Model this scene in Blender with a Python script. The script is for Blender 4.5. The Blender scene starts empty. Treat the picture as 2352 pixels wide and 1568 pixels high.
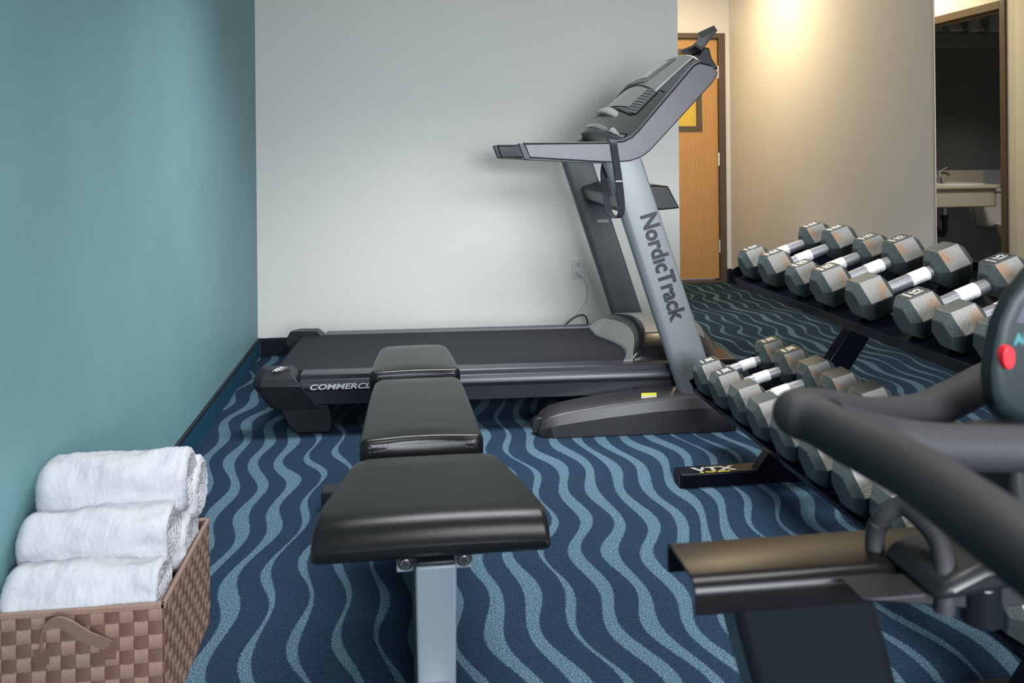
import bpy, bmesh, math, random
from mathutils import Vector, Matrix, noise
random.seed(7)
C = bpy.context.scene.collection
PI = math.pi

# ------------------------------------------------------------------ camera
TH = math.atan(254/2000); ROLL = math.atan(0.010)
cam = bpy.data.cameras.new('camera'); camo = bpy.data.objects.new('camera', cam); C.objects.link(camo)
cam.sensor_width = 36; cam.lens = 36*2000/2352; cam.shift_y = -434/2352
cam.clip_start = .05
cam.dof.use_dof = True; cam.dof.focus_distance = 3.3; cam.dof.aperture_fstop = 6.5
camo.matrix_world = Matrix.Translation((0, 0, 1.13)) @ Matrix.Rotation(-TH, 4, 'Z') @ Matrix.Rotation(PI/2, 4, 'X') @ Matrix.Rotation(-ROLL, 4, 'Z')
bpy.context.scene.camera = camo
vs = bpy.context.scene.view_settings
vs.view_transform = 'Standard'; vs.look = 'None'; vs.gamma = 1; vs.use_curve_mapping = False; vs.exposure = 0.0
w = bpy.data.worlds.new('world'); bpy.context.scene.world = w; w.use_nodes = True
w.node_tree.nodes['Background'].inputs[0].default_value = (.75, .85, 1, 1)
w.node_tree.nodes['Background'].inputs[1].default_value = .35
# ------------------------------------------------------------------ lights
def area(name, loc, rot, sx, sy, energy, color, spread=PI):
    l = bpy.data.lights.new(name, 'AREA'); l.shape = 'RECTANGLE'; l.size = sx; l.size_y = sy
    l.energy = energy; l.color = color; l.spread = spread
    o = bpy.data.objects.new(name, l); C.objects.link(o); o.location = loc; o.rotation_euler = rot
    return o
area('window_daylight', (.95, -1.72, 1.45), (math.radians(74), 0, 0), 1.7, 1.3, 62, (.88, .93, 1.0), math.radians(80))
area('ceiling_panel_and_fill', (.75, .95, 2.60), (0, 0, 0), 1.3, .9, 36, (1.0, .98, .95), math.radians(150))
area('ceiling_panel_and_fill', (.45, 3.30, 2.60), (0, 0, 0), 1.2, .6, 40, (.95, .96, 1.0), math.radians(106))  # unseen second panel added to brighten the far lower walls
area('corridor_lamp', (2.15, 6.05, 2.59), (0, 0, 0), .5, .5, 34, (1.0, .80, .48))
area('bathroom_fill', (.75, 6.45, 2.59), (0, 0, 0), .4, .4, 26, (1.0, .95, .86), math.radians(110))  # unseen fill light added to brighten the reflected sink

# ------------------------------------------------------------------ materials
def mat(name, color=(.5, .5, .5), rough=.5, metal=0., spec=.5, var=0., vscale=8., bump=0., bscale=200., coat=0.,
        color2=None, c2scale=6., c2pos=.55, c2w=.1, detail=4, stretch=None, trans=0.):
    m = bpy.data.materials.new(name); m.use_nodes = True
    nt = m.node_tree; N = nt.nodes; L = nt.links
    b = N['Principled BSDF']
    b.inputs['Base Color'].default_value = (*color, 1); b.inputs['Roughness'].default_value = rough
    b.inputs['Metallic'].default_value = metal; b.inputs['Specular IOR Level'].default_value = spec
    b.inputs['Coat Weight'].default_value = coat; b.inputs['Coat Roughness'].default_value = .15
    b.inputs['Transmission Weight'].default_value = trans
    tc = N.new('ShaderNodeTexCoord'); vec = tc.outputs['Object']
    if stretch:
        mp = N.new('ShaderNodeMapping'); mp.inputs['Scale'].default_value = stretch; L.new(vec, mp.inputs[0]); vec = mp.outputs[0]
    col = None
    if var:
        n = N.new('ShaderNodeTexNoise'); n.inputs['Scale'].default_value = vscale; n.inputs['Detail'].default_value = detail
        L.new(vec, n.inputs[0])
        r = N.new('ShaderNodeMix'); r.data_type = 'RGBA'
        r.inputs[6].default_value = (*[max(0, c*(1-var)) for c in color], 1); r.inputs[7].default_value = (*[c*(1+var) for c in color], 1)
        L.new(n.outputs[0], r.inputs[0]); col = r.outputs[2]
    if color2:
        n = N.new('ShaderNodeTexNoise'); n.inputs['Scale'].default_value = c2scale; n.inputs['Detail'].default_value = 6
        L.new(vec, n.inputs[0])
        mr = N.new('ShaderNodeMapRange'); mr.inputs[1].default_value = c2pos-c2w; mr.inputs[2].default_value = c2pos+c2w
        L.new(n.outputs[0], mr.inputs[0])
        r = N.new('ShaderNodeMix'); r.data_type = 'RGBA'; r.inputs[6].default_value = (*color, 1); r.inputs[7].default_value = (*color2, 1)
        if col: L.new(col, r.inputs[6])
        L.new(mr.outputs[0], r.inputs[0]); col = r.outputs[2]
    if col: L.new(col, b.inputs['Base Color'])
    if bump:
        n = N.new('ShaderNodeTexNoise'); n.inputs['Scale'].default_value = bscale; n.inputs['Detail'].default_value = 3
        L.new(vec, n.inputs[0])
        bp = N.new('ShaderNodeBump'); bp.inputs['Strength'].default_value = bump; bp.inputs['Distance'].default_value = .002
        L.new(n.outputs[0], bp.inputs['Height']); L.new(bp.outputs[0], b.inputs['Normal'])
    return m

M = {}
M['teal'] = mat('teal_paint', (.185, .355, .38), .55, var=.16, vscale=2.2, bump=.5, bscale=160, spec=.3, detail=6)
M['white_wall'] = mat('pale_grey_paint', (.745, .735, .685), .6, var=.03, vscale=2, bump=.6, bscale=150, spec=.25)
M['beige_wall'] = mat('beige_paint', (.65, .63, .61), .6, var=.03, vscale=2, bump=.6, bscale=150, spec=.25)
M['ceiling'] = mat('ceiling_paint', (.62, .61, .57), .9)
M['frame'] = mat('brown_door_frame_paint', (.085, .06, .042), .45, var=.15, vscale=10)
M['hinge'] = mat('satin_steel', (.62, .60, .56), .35, metal=.6)
M['steel'] = mat('bright_steel', (.55, .55, .56), .22, metal=1., var=.15, vscale=60)
M['handle'] = mat('worn_chrome_handle', (.27, .27, .28), .42, metal=.7, var=.25, vscale=70, bump=.3, bscale=300)
M['gloss_black'] = mat('glossy_black_paint', (.006, .007, .009), .22, spec=.5, var=.2, vscale=20)
M['rack'] = mat('rack_black_paint', (.003, .004, .007), .22, spec=.10)
M['rail'] = mat('graphite_rail', (.024, .025, .033), .33, spec=.5, metal=.15, var=.1, vscale=4)
M['rail_dark'] = mat('dark_rail_plastic', (.012, .012, .015), .42, spec=.3)
M['belt'] = mat('running_belt', (.020, .021, .026), .75, spec=.15, bump=.6, bscale=900, var=.12, vscale=400)
M['base'] = mat('base_shroud_plastic', (.022, .020, .022), .38, spec=.6, bump=.15, bscale=900)
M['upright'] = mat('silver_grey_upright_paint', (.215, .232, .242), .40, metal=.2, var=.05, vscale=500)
M['upright_dark'] = mat('darker_upright_grey', (.10, .11, .112), .42, metal=.25, var=.05, vscale=500)  # darker tone of the near upright's grey, for the far one
M['rail_grey'] = mat('handrail_grey', (.075, .071, .080), .40, metal=.35, var=.1, vscale=12)
M['plastic'] = mat('black_plastic', (.009, .010, .011), .38, spec=.35)
M['console'] = mat('console_dark_plastic', (.018, .020, .018), .28, spec=.6)
M['console_gloss'] = mat('console_gloss_plastic', (.06, .065, .058), .12, spec=.7)
M['pocket'] = mat('deep_black_pocket', (.004, .004, .006), .6)
M['silver'] = mat('silver_trim', (.20, .205, .20), .3, metal=.4)
M['screen'] = mat('console_screen', (.16, .18, .17), .08, spec=.8)
M['hood_grey'] = mat('hood_silver_paint', (.26, .265, .265), .4)
M['ink'] = mat('dark_ink', (.012, .013, .022), .5)
M['white_ink'] = mat('white_ink', (.62, .63, .64), .5)
M['grey_ink'] = mat('grey_ink', (.25, .26, .26), .5)
M['slat'] = mat('vent_slat_plastic', (.09, .095, .09), .4)
M['yellow'] = mat('yellow_label', (.75, .70, .06), .5)
M['label'] = mat('white_label_paper', (.62, .61, .60), .5)
M['barcode'] = mat('barcode_ink', (.08, .08, .09), .6)
M['vinyl'] = mat('black_vinyl', (.008, .0085, .009), .24, spec=.22, bump=.12, bscale=500, var=.15, vscale=5)
M['thread'] = mat('grey_thread', (.09, .09, .10), .7)
M['bench'] = mat('slate_powder_coat', (.16, .19, .225), .45, var=.04, vscale=600, bump=.2, bscale=900)
M['bench_black'] = mat('black_powder_coat', (.012, .012, .014), .5)
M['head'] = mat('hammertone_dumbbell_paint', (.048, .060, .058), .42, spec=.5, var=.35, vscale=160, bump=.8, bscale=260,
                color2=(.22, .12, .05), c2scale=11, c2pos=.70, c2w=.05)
M['head_lit'] = mat('lit_speckled_rusty_face', (.22, .212, .195), .5, metal=.15, var=.5, vscale=420, bump=.8, bscale=260,
                color2=(.26, .13, .05), c2scale=14, c2pos=.62, c2w=.10)  # light on the upper near faces put into the colour, plus real rust
M['plate'] = mat('recessed_plate_paint', (.02, .022, .02), .5)
M['number'] = mat('raised_number_metal', (.62, .61, .60), .4, metal=.4)
M['foam'] = mat('black_foam_grip', (.018, .018, .021), .62, bump=.4, bscale=700, spec=.4, var=.2, vscale=300)
M['bike'] = mat('bike_shell_plastic', (.006, .013, .014), .5, spec=.3)
M['bike_metal'] = mat('bike_satin_black_metal', (.004, .0035, .0035), .30, spec=.26)
M['red'] = mat('red_button_plastic', (.62, .012, .02), .4)
M['lcd'] = mat('grey_lcd', (.07, .07, .085), .35, spec=.2)
M['tealink'] = mat('teal_print', (.03, .14, .15), .5)
M['wicker'] = mat('brown_webbing', (.15, .078, .055), .55, var=.3, vscale=700, stretch=(.15, 1, 1), spec=.5, bump=.8, bscale=700)
M['wicker_v'] = mat('light_brown_webbing', (.30, .19, .145), .5, var=.3, vscale=700, stretch=(1, 1, .1), spec=.5, bump=.8, bscale=700)
M['wicker_in'] = mat('basket_inner_shell', (.06, .032, .024), .7)
M['towel'] = mat('white_terry', (.56, .565, .60), .95, bump=1., bscale=420, spec=.1, var=.04, vscale=90)
M['rubber'] = mat('black_rubber', (.006, .007, .009), .5)
M['skirt_carpet'] = mat('blue_carpet_strip', (.012, .065, .11), .95, var=.5, vscale=350, spec=.1)
M['navy_base'] = mat('navy_vinyl_base', (.004, .007, .014), .35)
M['outlet'] = mat('ivory_plastic', (.66, .66, .63), .35)
M['cord_white'] = mat('white_cord', (.60, .61, .60), .4)
M['strapm'] = mat('black_webbing', (.016, .016, .024), .7, bump=.4, bscale=900)
M['counter'] = mat('beige_laminate', (.46, .42, .33), .4, var=.06, vscale=40)
M['porcelain'] = mat('porcelain', (.60, .58, .56), .15)
M['bath_wall'] = mat('bath_wall_paint', (.30, .32, .36), .7)
M['bath_floor'] = mat('bath_floor_vinyl', (.10, .085, .07), .6)
M['shade'] = mat('frosted_shade', (.34, .33, .32), .4)
M['lamp_plate'] = mat('brushed_nickel_plate', (.22, .22, .21), .35, metal=.3)
M['backlit_glass'] = mat('amber_lit_glass', (.62, .43, .06), .25, spec=.6)  # lit room behind the door put into the pane colour

def mirror_mat():
    m = bpy.data.materials.new('mirror_glass'); m.use_nodes = True
    b = m.node_tree.nodes['Principled BSDF']
    b.inputs['Base Color'].default_value = (.86, .88, .85, 1); b.inputs['Metallic'].default_value = 1; b.inputs['Roughness'].default_value = .0
    return m
M['mirror'] = mirror_mat()
M['dim_mirror'] = mat('dim_mirror_glass', (.30, .30, .29), .05, metal=1)
def wood_mat():
    m = bpy.data.materials.new('honey_oak_veneer'); m.use_nodes = True
    nt = m.node_tree; N = nt.nodes; L = nt.links; b = N['Principled BSDF']
    tc = N.new('ShaderNodeTexCoord'); mp = N.new('ShaderNodeMapping'); mp.inputs['Scale'].default_value = (9, 9, .9)
    L.new(tc.outputs['Object'], mp.inputs[0])
    w1 = N.new('ShaderNodeTexWave'); w1.wave_type = 'RINGS'; w1.rings_direction = 'SPHERICAL'
    w1.inputs['Scale'].default_value = 2.6; w1.inputs['Distortion'].default_value = 7; w1.inputs['Detail'].default_value = 3; w1.inputs['Detail Scale'].default_value = .8
    L.new(mp.outputs[0], w1.inputs[0])
    n = N.new('ShaderNodeTexNoise'); n.inputs['Scale'].default_value = 9; n.inputs['Detail'].default_value = 8
    mp2 = N.new('ShaderNodeMapping'); mp2.inputs['Scale'].default_value = (14, 14, .5); L.new(tc.outputs['Object'], mp2.inputs[0]); L.new(mp2.outputs[0], n.inputs[0])
    r = N.new('ShaderNodeMix'); r.data_type = 'RGBA'; r.inputs[6].default_value = (.33, .15, .045, 1); r.inputs[7].default_value = (.60, .34, .125, 1)
    a = N.new('ShaderNodeMath'); a.operation = 'MULTIPLY_ADD'; a.inputs[1].default_value = .6
    L.new(w1.outputs[1], a.inputs[0]); mm = N.new('ShaderNodeMath'); mm.operation = 'MULTIPLY'; mm.inputs[1].default_value = .5
    L.new(n.outputs[0], mm.inputs[0]); L.new(mm.outputs[0], a.inputs[2]); L.new(a.outputs[0], r.inputs[0])
    L.new(r.outputs[2], b.inputs['Base Color']); b.inputs['Roughness'].default_value = .38
    return m
M['wood'] = wood_mat()
def carpet_mat():
    m = bpy.data.materials.new('wave_stripe_carpet'); m.use_nodes = True
    nt = m.node_tree; N = nt.nodes; L = nt.links; b = N['Principled BSDF']
    def mth(op, a, bb=None, c=None):
        n = N.new('ShaderNodeMath'); n.operation = op
        for i, v in enumerate((a, bb, c)):
            if v is None: continue
            if isinstance(v, (int, float)): n.inputs[i].default_value = v
            else: L.new(v, n.inputs[i])
        return n.outputs[0]
    tc = N.new('ShaderNodeTexCoord'); sp = N.new('ShaderNodeSeparateXYZ'); L.new(tc.outputs['Object'], sp.inputs[0])
    X, Y = sp.outputs[0], sp.outputs[1]
    def nz(scale, vec=None, detail=2, out=0):
        n = N.new('ShaderNodeTexNoise'); n.inputs['Scale'].default_value = scale; n.inputs['Detail'].default_value = detail
        L.new(vec if vec else tc.outputs['Object'], n.inputs[0]); return n.outputs[out]
    # the phase of the waves drifts slowly across the room
    mp = N.new('ShaderNodeMapping'); mp.inputs['Scale'].default_value = (1.0, .22, 1.0); L.new(tc.outputs['Object'], mp.inputs[0])
    ph = mth('MULTIPLY', nz(1.4, mp.outputs[0], 1), 9.0)
    wv = mth('SINE', mth('ADD', mth('MULTIPLY', Y, 2*PI/.44), ph))
    wv2 = mth('SINE', mth('ADD', mth('MULTIPLY', Y, 2*PI/1.3), mth('MULTIPLY', ph, .7)))
    xx = mth('ADD', X, mth('ADD', mth('MULTIPLY', wv, .022), mth('MULTIPLY', wv2, .030)))
    edge = mth('MULTIPLY', mth('SUBTRACT', nz(210, None, 1), .5), .010)
    s = mth('DIVIDE', mth('ADD', xx, edge), .094)
    idn = mth('FLOOR', s); f = mth('SUBTRACT', s, idn)
    rnd = N.new('ShaderNodeTexWhiteNoise'); rnd.noise_dimensions = '1D'; L.new(idn, rnd.inputs['W'])
    wid = mth('ADD', .10, mth('MULTIPLY', mth('ROUND', rnd.outputs[0]), .11))
    wid = mth('ADD', wid, mth('MULTIPLY', mth('SINE', mth('ADD', mth('MULTIPLY', Y, 2*PI/.41), mth('MULTIPLY', rnd.outputs[0], 30))), .045))
    d = mth('ABSOLUTE', mth('SUBTRACT', f, .5))
    mr = N.new('ShaderNodeMapRange'); L.new(mth('SUBTRACT', wid, d), mr.inputs[0]); mr.inputs[1].default_value = -.012; mr.inputs[2].default_value = .012
    stripe = mr.outputs[0]
    # yarn colours
    fl = nz(260, None, 4); fl2 = nz(260, None, 1, 1)
    dark = N.new('ShaderNodeValToRGB'); e = dark.color_ramp.elements
    e[0].position = .30; e[0].color = (.005, .012, .026, 1); e[1].position = .70; e[1].color = (.060, .070, .095, 1)
    m1 = e.new(.45); m1.color = (.010, .030, .062, 1); m2 = e.new(.56); m2.color = (.014, .050, .092, 1)
    m3 = e.new(.64); m3.color = (.050, .028, .030, 1)
    L.new(fl, dark.inputs[0])
    lite = N.new('ShaderNodeValToRGB'); e = lite.color_ramp.elements
    e[0].position = .30; e[0].color = (.018, .055, .085, 1); e[1].position = .68; e[1].color = (.22, .31, .37, 1)
    m1 = e.new(.5); m1.color = (.062, .122, .17, 1)
    L.new(fl, lite.inputs[0])
    mx = N.new('ShaderNodeMix'); mx.data_type = 'RGBA'; L.new(stripe, mx.inputs[0]); L.new(dark.outputs[0], mx.inputs[6]); L.new(lite.outputs[0], mx.inputs[7])
    rf = N.new('ShaderNodeMapRange'); L.new(nz(190, None, 3, 0), rf.inputs[0]); rf.inputs[1].default_value = .60; rf.inputs[2].default_value = .70; rf.inputs[4].default_value = .75
    mz = N.new('ShaderNodeMix'); mz.data_type = 'RGBA'; L.new(mth('MULTIPLY', rf.outputs[0], mth('SUBTRACT', 1.0, mth('MULTIPLY', stripe, .8))), mz.inputs[0]); L.new(mx.outputs[2], mz.inputs[6]); mz.inputs[7].default_value = (.10, .050, .045, 1)
    L.new(mz.outputs[2], b.inputs['Base Color']); b.inputs['Roughness'].default_value = .95; b.inputs['Specular IOR Level'].default_value = .1
    rib = mth('MULTIPLY', mth('SINE', mth('MULTIPLY', Y, 2*PI/.0065)), mth('SUBTRACT', .35, mth('MULTIPLY', stripe, .3)))
    h = mth('ADD', mth('ADD', mth('MULTIPLY', fl, 1.4), rib), mth('MULTIPLY', stripe, 1.2))
    bp = N.new('ShaderNodeBump'); bp.inputs['Strength'].default_value = .8; bp.inputs['Distance'].default_value = .003
    L.new(h, bp.inputs['Height']); L.new(bp.outputs[0], b.inputs['Normal'])
    return m
M['carpet'] = carpet_mat()

# ------------------------------------------------------------------ mesh helpers
class MB:
    def __init__(s): s.v = []; s.f = []
    def add(s, vs, fs):
        n = len(s.v); s.v += [tuple(v) for v in vs]; s.f += [tuple(i+n for i in f) for f in fs]; return s
    def box(s, x0, x1, y0, y1, z0, z1):
        return s.add([(x0, y0, z0), (x1, y0, z0), (x1, y1, z0), (x0, y1, z0), (x0, y0, z1), (x1, y0, z1), (x1, y1, z1), (x0, y1, z1)],
                     [(0, 3, 2, 1), (4, 5, 6, 7), (0, 1, 5, 4), (1, 2, 6, 5), (2, 3, 7, 6), (3, 0, 4, 7)])
    def rings(s, rings, cap=True, closed=True):
        n = len(rings[0]); vs = [p for r in rings for p in r]; fs = []
        for i in range(len(rings)-1):
            for j in range(n if closed else n-1):
                k = (j+1) % n
                fs.append((i*n+j, i*n+k, (i+1)*n+k, (i+1)*n+j))
        if cap: fs.append(tuple(range(n-1, -1, -1))); fs.append(tuple((len(rings)-1)*n+j for j in range(n)))
        return s.add(vs, fs)
    def prism(s, poly, a, b, axis='y'):
        """poly in the two other axes; extruded along axis from a to b"""
        def P(p, t): return {'y': (p[0], t, p[1]), 'x': (t, p[0], p[1]), 'z': (p[0], p[1], t)}[axis]
        return s.rings([[P(p, a) for p in poly], [P(p, b) for p in poly]])
    def tube(s, path, r, n=12, cap=True, flat=1.0, up=None):
        rs = []; path = [Vector(p) for p in path]
        for i, p in enumerate(path):
            d = (path[min(i+1, len(path)-1)]-path[max(i-1, 0)]).normalized()
            u = Vector(up) if up else (Vector((0, 0, 1)) if abs(d.z) < .9 else Vector((1, 0, 0)))
            a = d.cross(u).normalized(); b = a.cross(d).normalized()
            rr = r[i] if isinstance(r, (list, tuple)) else r
            rs.append([p+a*rr*math.cos(t)+b*rr*flat*math.sin(t) for t in [2*PI*k/n for k in range(n)]])
        return s.rings(rs, cap)
    def build(s, name, m, parent=None, bevel=0., seg=2, smooth=True, label=None, kind=None, subsurf=0, angle=35):
        me = bpy.data.meshes.new(name); me.from_pydata(s.v, [], s.f)
        bm = bmesh.new(); bm.from_mesh(me); bmesh.ops.recalc_face_normals(bm, faces=bm.faces)
        bm.to_mesh(me); bm.free()
        return link(name, me, m, parent, bevel, seg, smooth, label, kind, subsurf, angle)
def link(name, me, m, parent=None, bevel=0., seg=2, smooth=True, label=None, kind=None, subsurf=0, angle=35):
    o = bpy.data.objects.new(name, me); C.objects.link(o)
    if m and not me.materials: me.materials.append(M[m] if isinstance(m, str) else m)
    if smooth:
        for p in me.polygons: p.use_smooth = True
        me.set_sharp_from_angle(angle=math.radians(angle))
    if bevel:
        b = o.modifiers.new('bevel', 'BEVEL'); b.width = bevel; b.segments = seg; b.limit_method = 'ANGLE'; b.angle_limit = math.radians(30); b.harden_normals = False
    if subsurf:
        b = o.modifiers.new('sub', 'SUBSURF'); b.levels = b.render_levels = subsurf
    if parent: o.parent = parent
    if label: o['label'] = label
    if kind: o['kind'] = kind
    return o
def thing(name, label, cat, loc=(0, 0, 0), rotz=0, group=None):
    o = bpy.data.objects.new(name, None); C.objects.link(o); o.location = loc; o.rotation_euler = (0, 0, rotz)
    o.empty_display_size = .1; o['label'] = label; o['category'] = cat
    if group: o['group'] = group
    return o
def tag(o, label, cat, group=None):
    o['label'] = label; o['category'] = cat
    if group: o['group'] = group
    return o
def spline(pts, n=8):
    pts = [Vector(p) for p in pts]; out = []
    for i in range(len(pts)-1):
        p0 = pts[max(i-1, 0)]; p1 = pts[i]; p2 = pts[i+1]; p3 = pts[min(i+2, len(pts)-1)]
        for k in range(n):
            t = k/n
            out.append(.5*((2*p1)+(p2-p0)*t+(2*p0-5*p1+4*p2-p3)*t*t+(3*p1-p0-3*p2+p3)*t**3))
    out.append(pts[-1]); return out
def text_obj(name, s, size, mtx, m, parent=None, bold=0., ext=.0004, sx=1., shear=0.):
    cu = bpy.data.curves.new(name, 'FONT'); cu.body = s; cu.size = size; cu.extrude = ext; cu.offset = bold; cu.shear = shear; cu.resolution_u = 3
    t = bpy.data.objects.new(name, cu); C.objects.link(t)
    me = bpy.data.meshes.new_from_object(t.evaluated_get(bpy.context.evaluated_depsgraph_get()))
    bpy.data.objects.remove(t); bpy.data.curves.remove(cu)
    me.transform(mtx @ Matrix.Diagonal((sx, 1, 1, 1)))
    me.name = name
    return link(name, me, m, parent, smooth=False)
def frame_mtx(o, xdir, ydir):
    x = Vector(xdir).normalized(); y = Vector(ydir); y = (y-x*y.dot(x)).normalized(); z = x.cross(y)
    m = Matrix((x, y, z)).transposed().to_4x4(); m.translation = Vector(o); return m
def struct(o, kind='structure'): o['kind'] = kind; return o

# ------------------------------------------------------------------ room shell
XL, XR, YB, YF, HC = -.81, 2.793, 5.037, 7.163, 2.62
def slab(name, b, m, parent=None): return struct(MB().box(*b).build(name, m, parent, smooth=False))
slab('floor', (XL-.12, XR+.12, -2.0, YF+.12, -.06, 0), 'carpet')
slab('ceiling', (-1.0, XR+.12, -2.0, 8.2, HC, HC+.08), 'ceiling')
slab('wall_left', (XL-.12, XL, -2.0, YB+.12, 0, HC), 'teal')
slab('wall_back', (XL, 1.645, YB, YB+.12, 0, HC), 'white_wall')
slab('wall_right', (XR, XR+.12, -2.0, YF+.12, 0, HC), 'beige_wall')
# corridor side wall with the bathroom doorway
wc = MB().box(1.523, 1.645, YB+.12, 5.235, 0, HC); wc.box(1.523, 1.645, 6.26, YF, 0, HC); wc.box(1.523, 1.645, 5.235, 6.26, 2.10, HC)
struct(wc.build('wall_corridor', 'beige_wall', smooth=False))
# far corridor wall with the oak door in it
DX0, DX1, DH = 1.79, 2.697, 2.085
wf = MB().box(1.523, DX0-.055, YF, YF+.12, 0, HC); wf.box(DX1+.055, XR, YF, YF+.12, 0, HC); wf.box(DX0-.055, DX1+.055, YF, YF+.12, DH+.045, HC)
struct(wf.build('wall_front', 'beige_wall', smooth=False))
# wall behind the camera with a window opening
wr = MB().box(XL-.12, .0, -2.12, -2.0, 0, HC); wr.box(1.9, XR+.12, -2.12, -2.0, 0, HC); wr.box(.0, 1.9, -2.12, -2.0, 0, .75); wr.box(.0, 1.9, -2.12, -2.0, 2.2, HC)
struct(wr.build('wall_rear', 'white_wall', smooth=False))
wn = struct(MB().box(.0, 1.9, -2.10, -2.04, .75, .80).box(.0, 1.9, -2.10, -2.04, 2.15, 2.2).box(.0, .05, -2.10, -2.04, .8, 2.15).box(1.85, 1.9, -2.10, -2.04, .8, 2.15).box(.93, .97, -2.10, -2.04, .8, 2.15).build('window_1', 'outlet', smooth=False))
# baseboards
bl = struct(MB().box(XL, XL+.012, -2, YB-.001, 0, .092).build('baseboard_left', 'skirt_carpet', smooth=False))
MB().box(XL, XL+.014, -2, YB-.001, .092, .102).build('edge_binding', 'rubber', bl, smooth=False)
bk = struct(MB().box(XL+.014, 1.645, YB-.010, YB, 0, .10).build('baseboard_back', 'navy_base', bevel=.003))
struct(MB().box(XR-.012, XR, -2, YF-.001, 0, .118).build('baseboard_right', 'navy_base', bevel=.003))
struct(MB().box(DX1+.055, XR-.012, YF-.010, YF, 0, .118).build('baseboard_front', 'navy_base', bevel=.003))
struct(MB().box(DX0-.05, DX1+.05, YF-.02, YF+.10, 0, .02).build('trim_1', 'frame', bevel=.004)).__setitem__('label', 'scuffed brown threshold strip under the oak door')

# oak door
d1 = struct(MB().box(DX0+.004, DX1-.004, YF+.02, YF+.062, .034, DH-.004).build('door_1', None, smooth=False)) if False else None
d1 = bpy.data.objects.new('door_1', None); C.objects.link(d1); d1.location = (DX0, YF, 0); struct(d1)
W = DX1-DX0
LX1, LZ0, LZ1 = 2.509-DX0, 1.337, 1.955; LX0 = .16
dp = MB().box(.004, LX0, .02, .062, .034, DH-.004); dp.box(LX1, W-.004, .02, .062, .034, DH-.004); dp.box(LX0, LX1, .02, .062, .034, LZ0); dp.box(LX0, LX1, .02, .062, LZ1, DH-.004)
dp.build('door_panel', 'wood', d1, smooth=False)
fr = MB().box(-.055, 0, -.015, .10, 0, DH+.045); fr.box(W, W+.055, -.015, .10, 0, DH+.045); fr.box(.0, W, -.015, .10, DH, DH+.045)
fr.box(0, .012, .066, .10, 0, DH); fr.box(W-.012, W, .066, .10, 0, DH); fr.box(.012, W-.012, .066, .10, DH-.012, DH)
fr.build('door_frame', 'frame', d1, bevel=.003)
vf = MB()
for a in ((LX0-.042, LX0+.002, LZ0-.042, LZ1+.042), (LX1-.002, LX1+.042, LZ0-.042, LZ1+.042), (LX0+.002, LX1-.002, LZ0-.042, LZ0+.002), (LX0+.002, LX1-.002, LZ1-.002, LZ1+.042)):
    vf.box(a[0], a[1], .008, .074, a[2], a[3])
vf.build('vision_frame', 'frame', d1, bevel=.003)
MB().box(LX0, LX1, .036, .044, LZ0, LZ1).build('vision_pane', 'backlit_glass', d1, smooth=False)
for z in (.31, 1.055, 1.80):
    h = MB().tube([(W-.001, .008, z-.055), (W-.001, .008, z+.055)], .0075, 10); h.box(W-.004, W+.012, .006, .02, z-.052, z+.052)
    h.build('hinge', 'hinge', d1)

# bathroom doorway frame (seen in the wall mirror)
b2 = bpy.data.objects.new('door_2', None); C.objects.link(b2); b2.location = (1.584, 5.235, 0); struct(b2)
fr = MB().box(-.075, .073, 0, .055, 0, 2.10); fr.box(-.075, .073, .97, 1.025, 0, 2.10); fr.box(-.075, .073, .055, .97, 2.045, 2.10)
fr.box(-.01, .02, .055, .07, 0, 2.03); fr.box(-.01, .02, .955, .97, 0, 2.03); fr.box(-.01, .02, .055, .97, 2.03, 2.045)
fr.build('door_frame', 'frame', b2, bevel=.003)
# bathroom shell
slab('wall_bathroom_left', (-.95, -.85, 5.157, 8.1, 0, HC), 'bath_wall')
slab('wall_bathroom_back', (-.85, 1.523, 8.0, 8.1, 0, HC), 'bath_wall')
slab('wall_bathroom_right', (1.523, 1.63, YF+.12, 8.1, 0, HC), 'bath_wall')
slab('floor_bathroom', (-.95, 1.523, 5.157, 8.1, -.06, .004), 'bath_floor')
struct(MB().box(-.85, 1.523, 5.157, 5.165, 0, HC).build('wall_bathroom_front', 'bath_wall', smooth=False))

# ------------------------------------------------------------------ bathroom fittings (reflected)
sk = thing('sink_counter', 'beige bathroom sink counter with deep rounded apron, reflected in the wall mirror', 'sink', (0.3, 7.999, 0))
def counter_poly(x0, x1, y0, y1, r=.10, n=6):
    p = [(x1, y1), (x0, y1)]
    p += [(x0+r-r*math.cos(t), y0+r-r*math.sin(t)) for t in [PI/2*k/n for k in range(n+1)]]
    p += [(x1, y0)]
    return p
MB().prism(counter_poly(-.24, 1.2, -.62, 0), .755, .785, 'z').build('countertop', 'counter', sk, bevel=.004)
MB().prism(counter_poly(-.21, 1.2, -.60, -.02), .585, .755, 'z').build('apron', 'counter', sk, bevel=.01)
MB().box(-.45, 1.2, -.02, 0, .785, .91).build('backsplash', 'counter', sk, bevel=.003)
bs = MB(); rs = []
for k, (r, z) in enumerate([(.235, .786), (.23, .797), (.20, .800), (.18, .790), (.12, .787), (.02, .786)]):
    rs.append([(.05+r*1.15*math.cos(t), -.33+r*.85*math.sin(t), z) for t in [2*PI*j/28 for j in range(28)]])
bs.rings(rs).build('basin', 'porcelain', sk)
fa = thing('faucet', 'chrome faucet with lever handle on the sink counter in the reflection', 'faucet', (.42, 7.83, .7855))
MB().tube([(0, 0, 0), (0, 0, .06)], [.03, .022], 14).tube(spline([(0, 0, .05), (0, -.02, .10), (-.02, -.08, .10), (-.03, -.12, .075)]), .014, 10).build('spout', 'steel', fa)
MB().tube([(0, .0, .09), (.0, .01, .13)], .018, 12).tube([(0, 0, .13), (-.05, -.06, .165)], [.010, .008], 8).build('lever', 'steel', fa)
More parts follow.
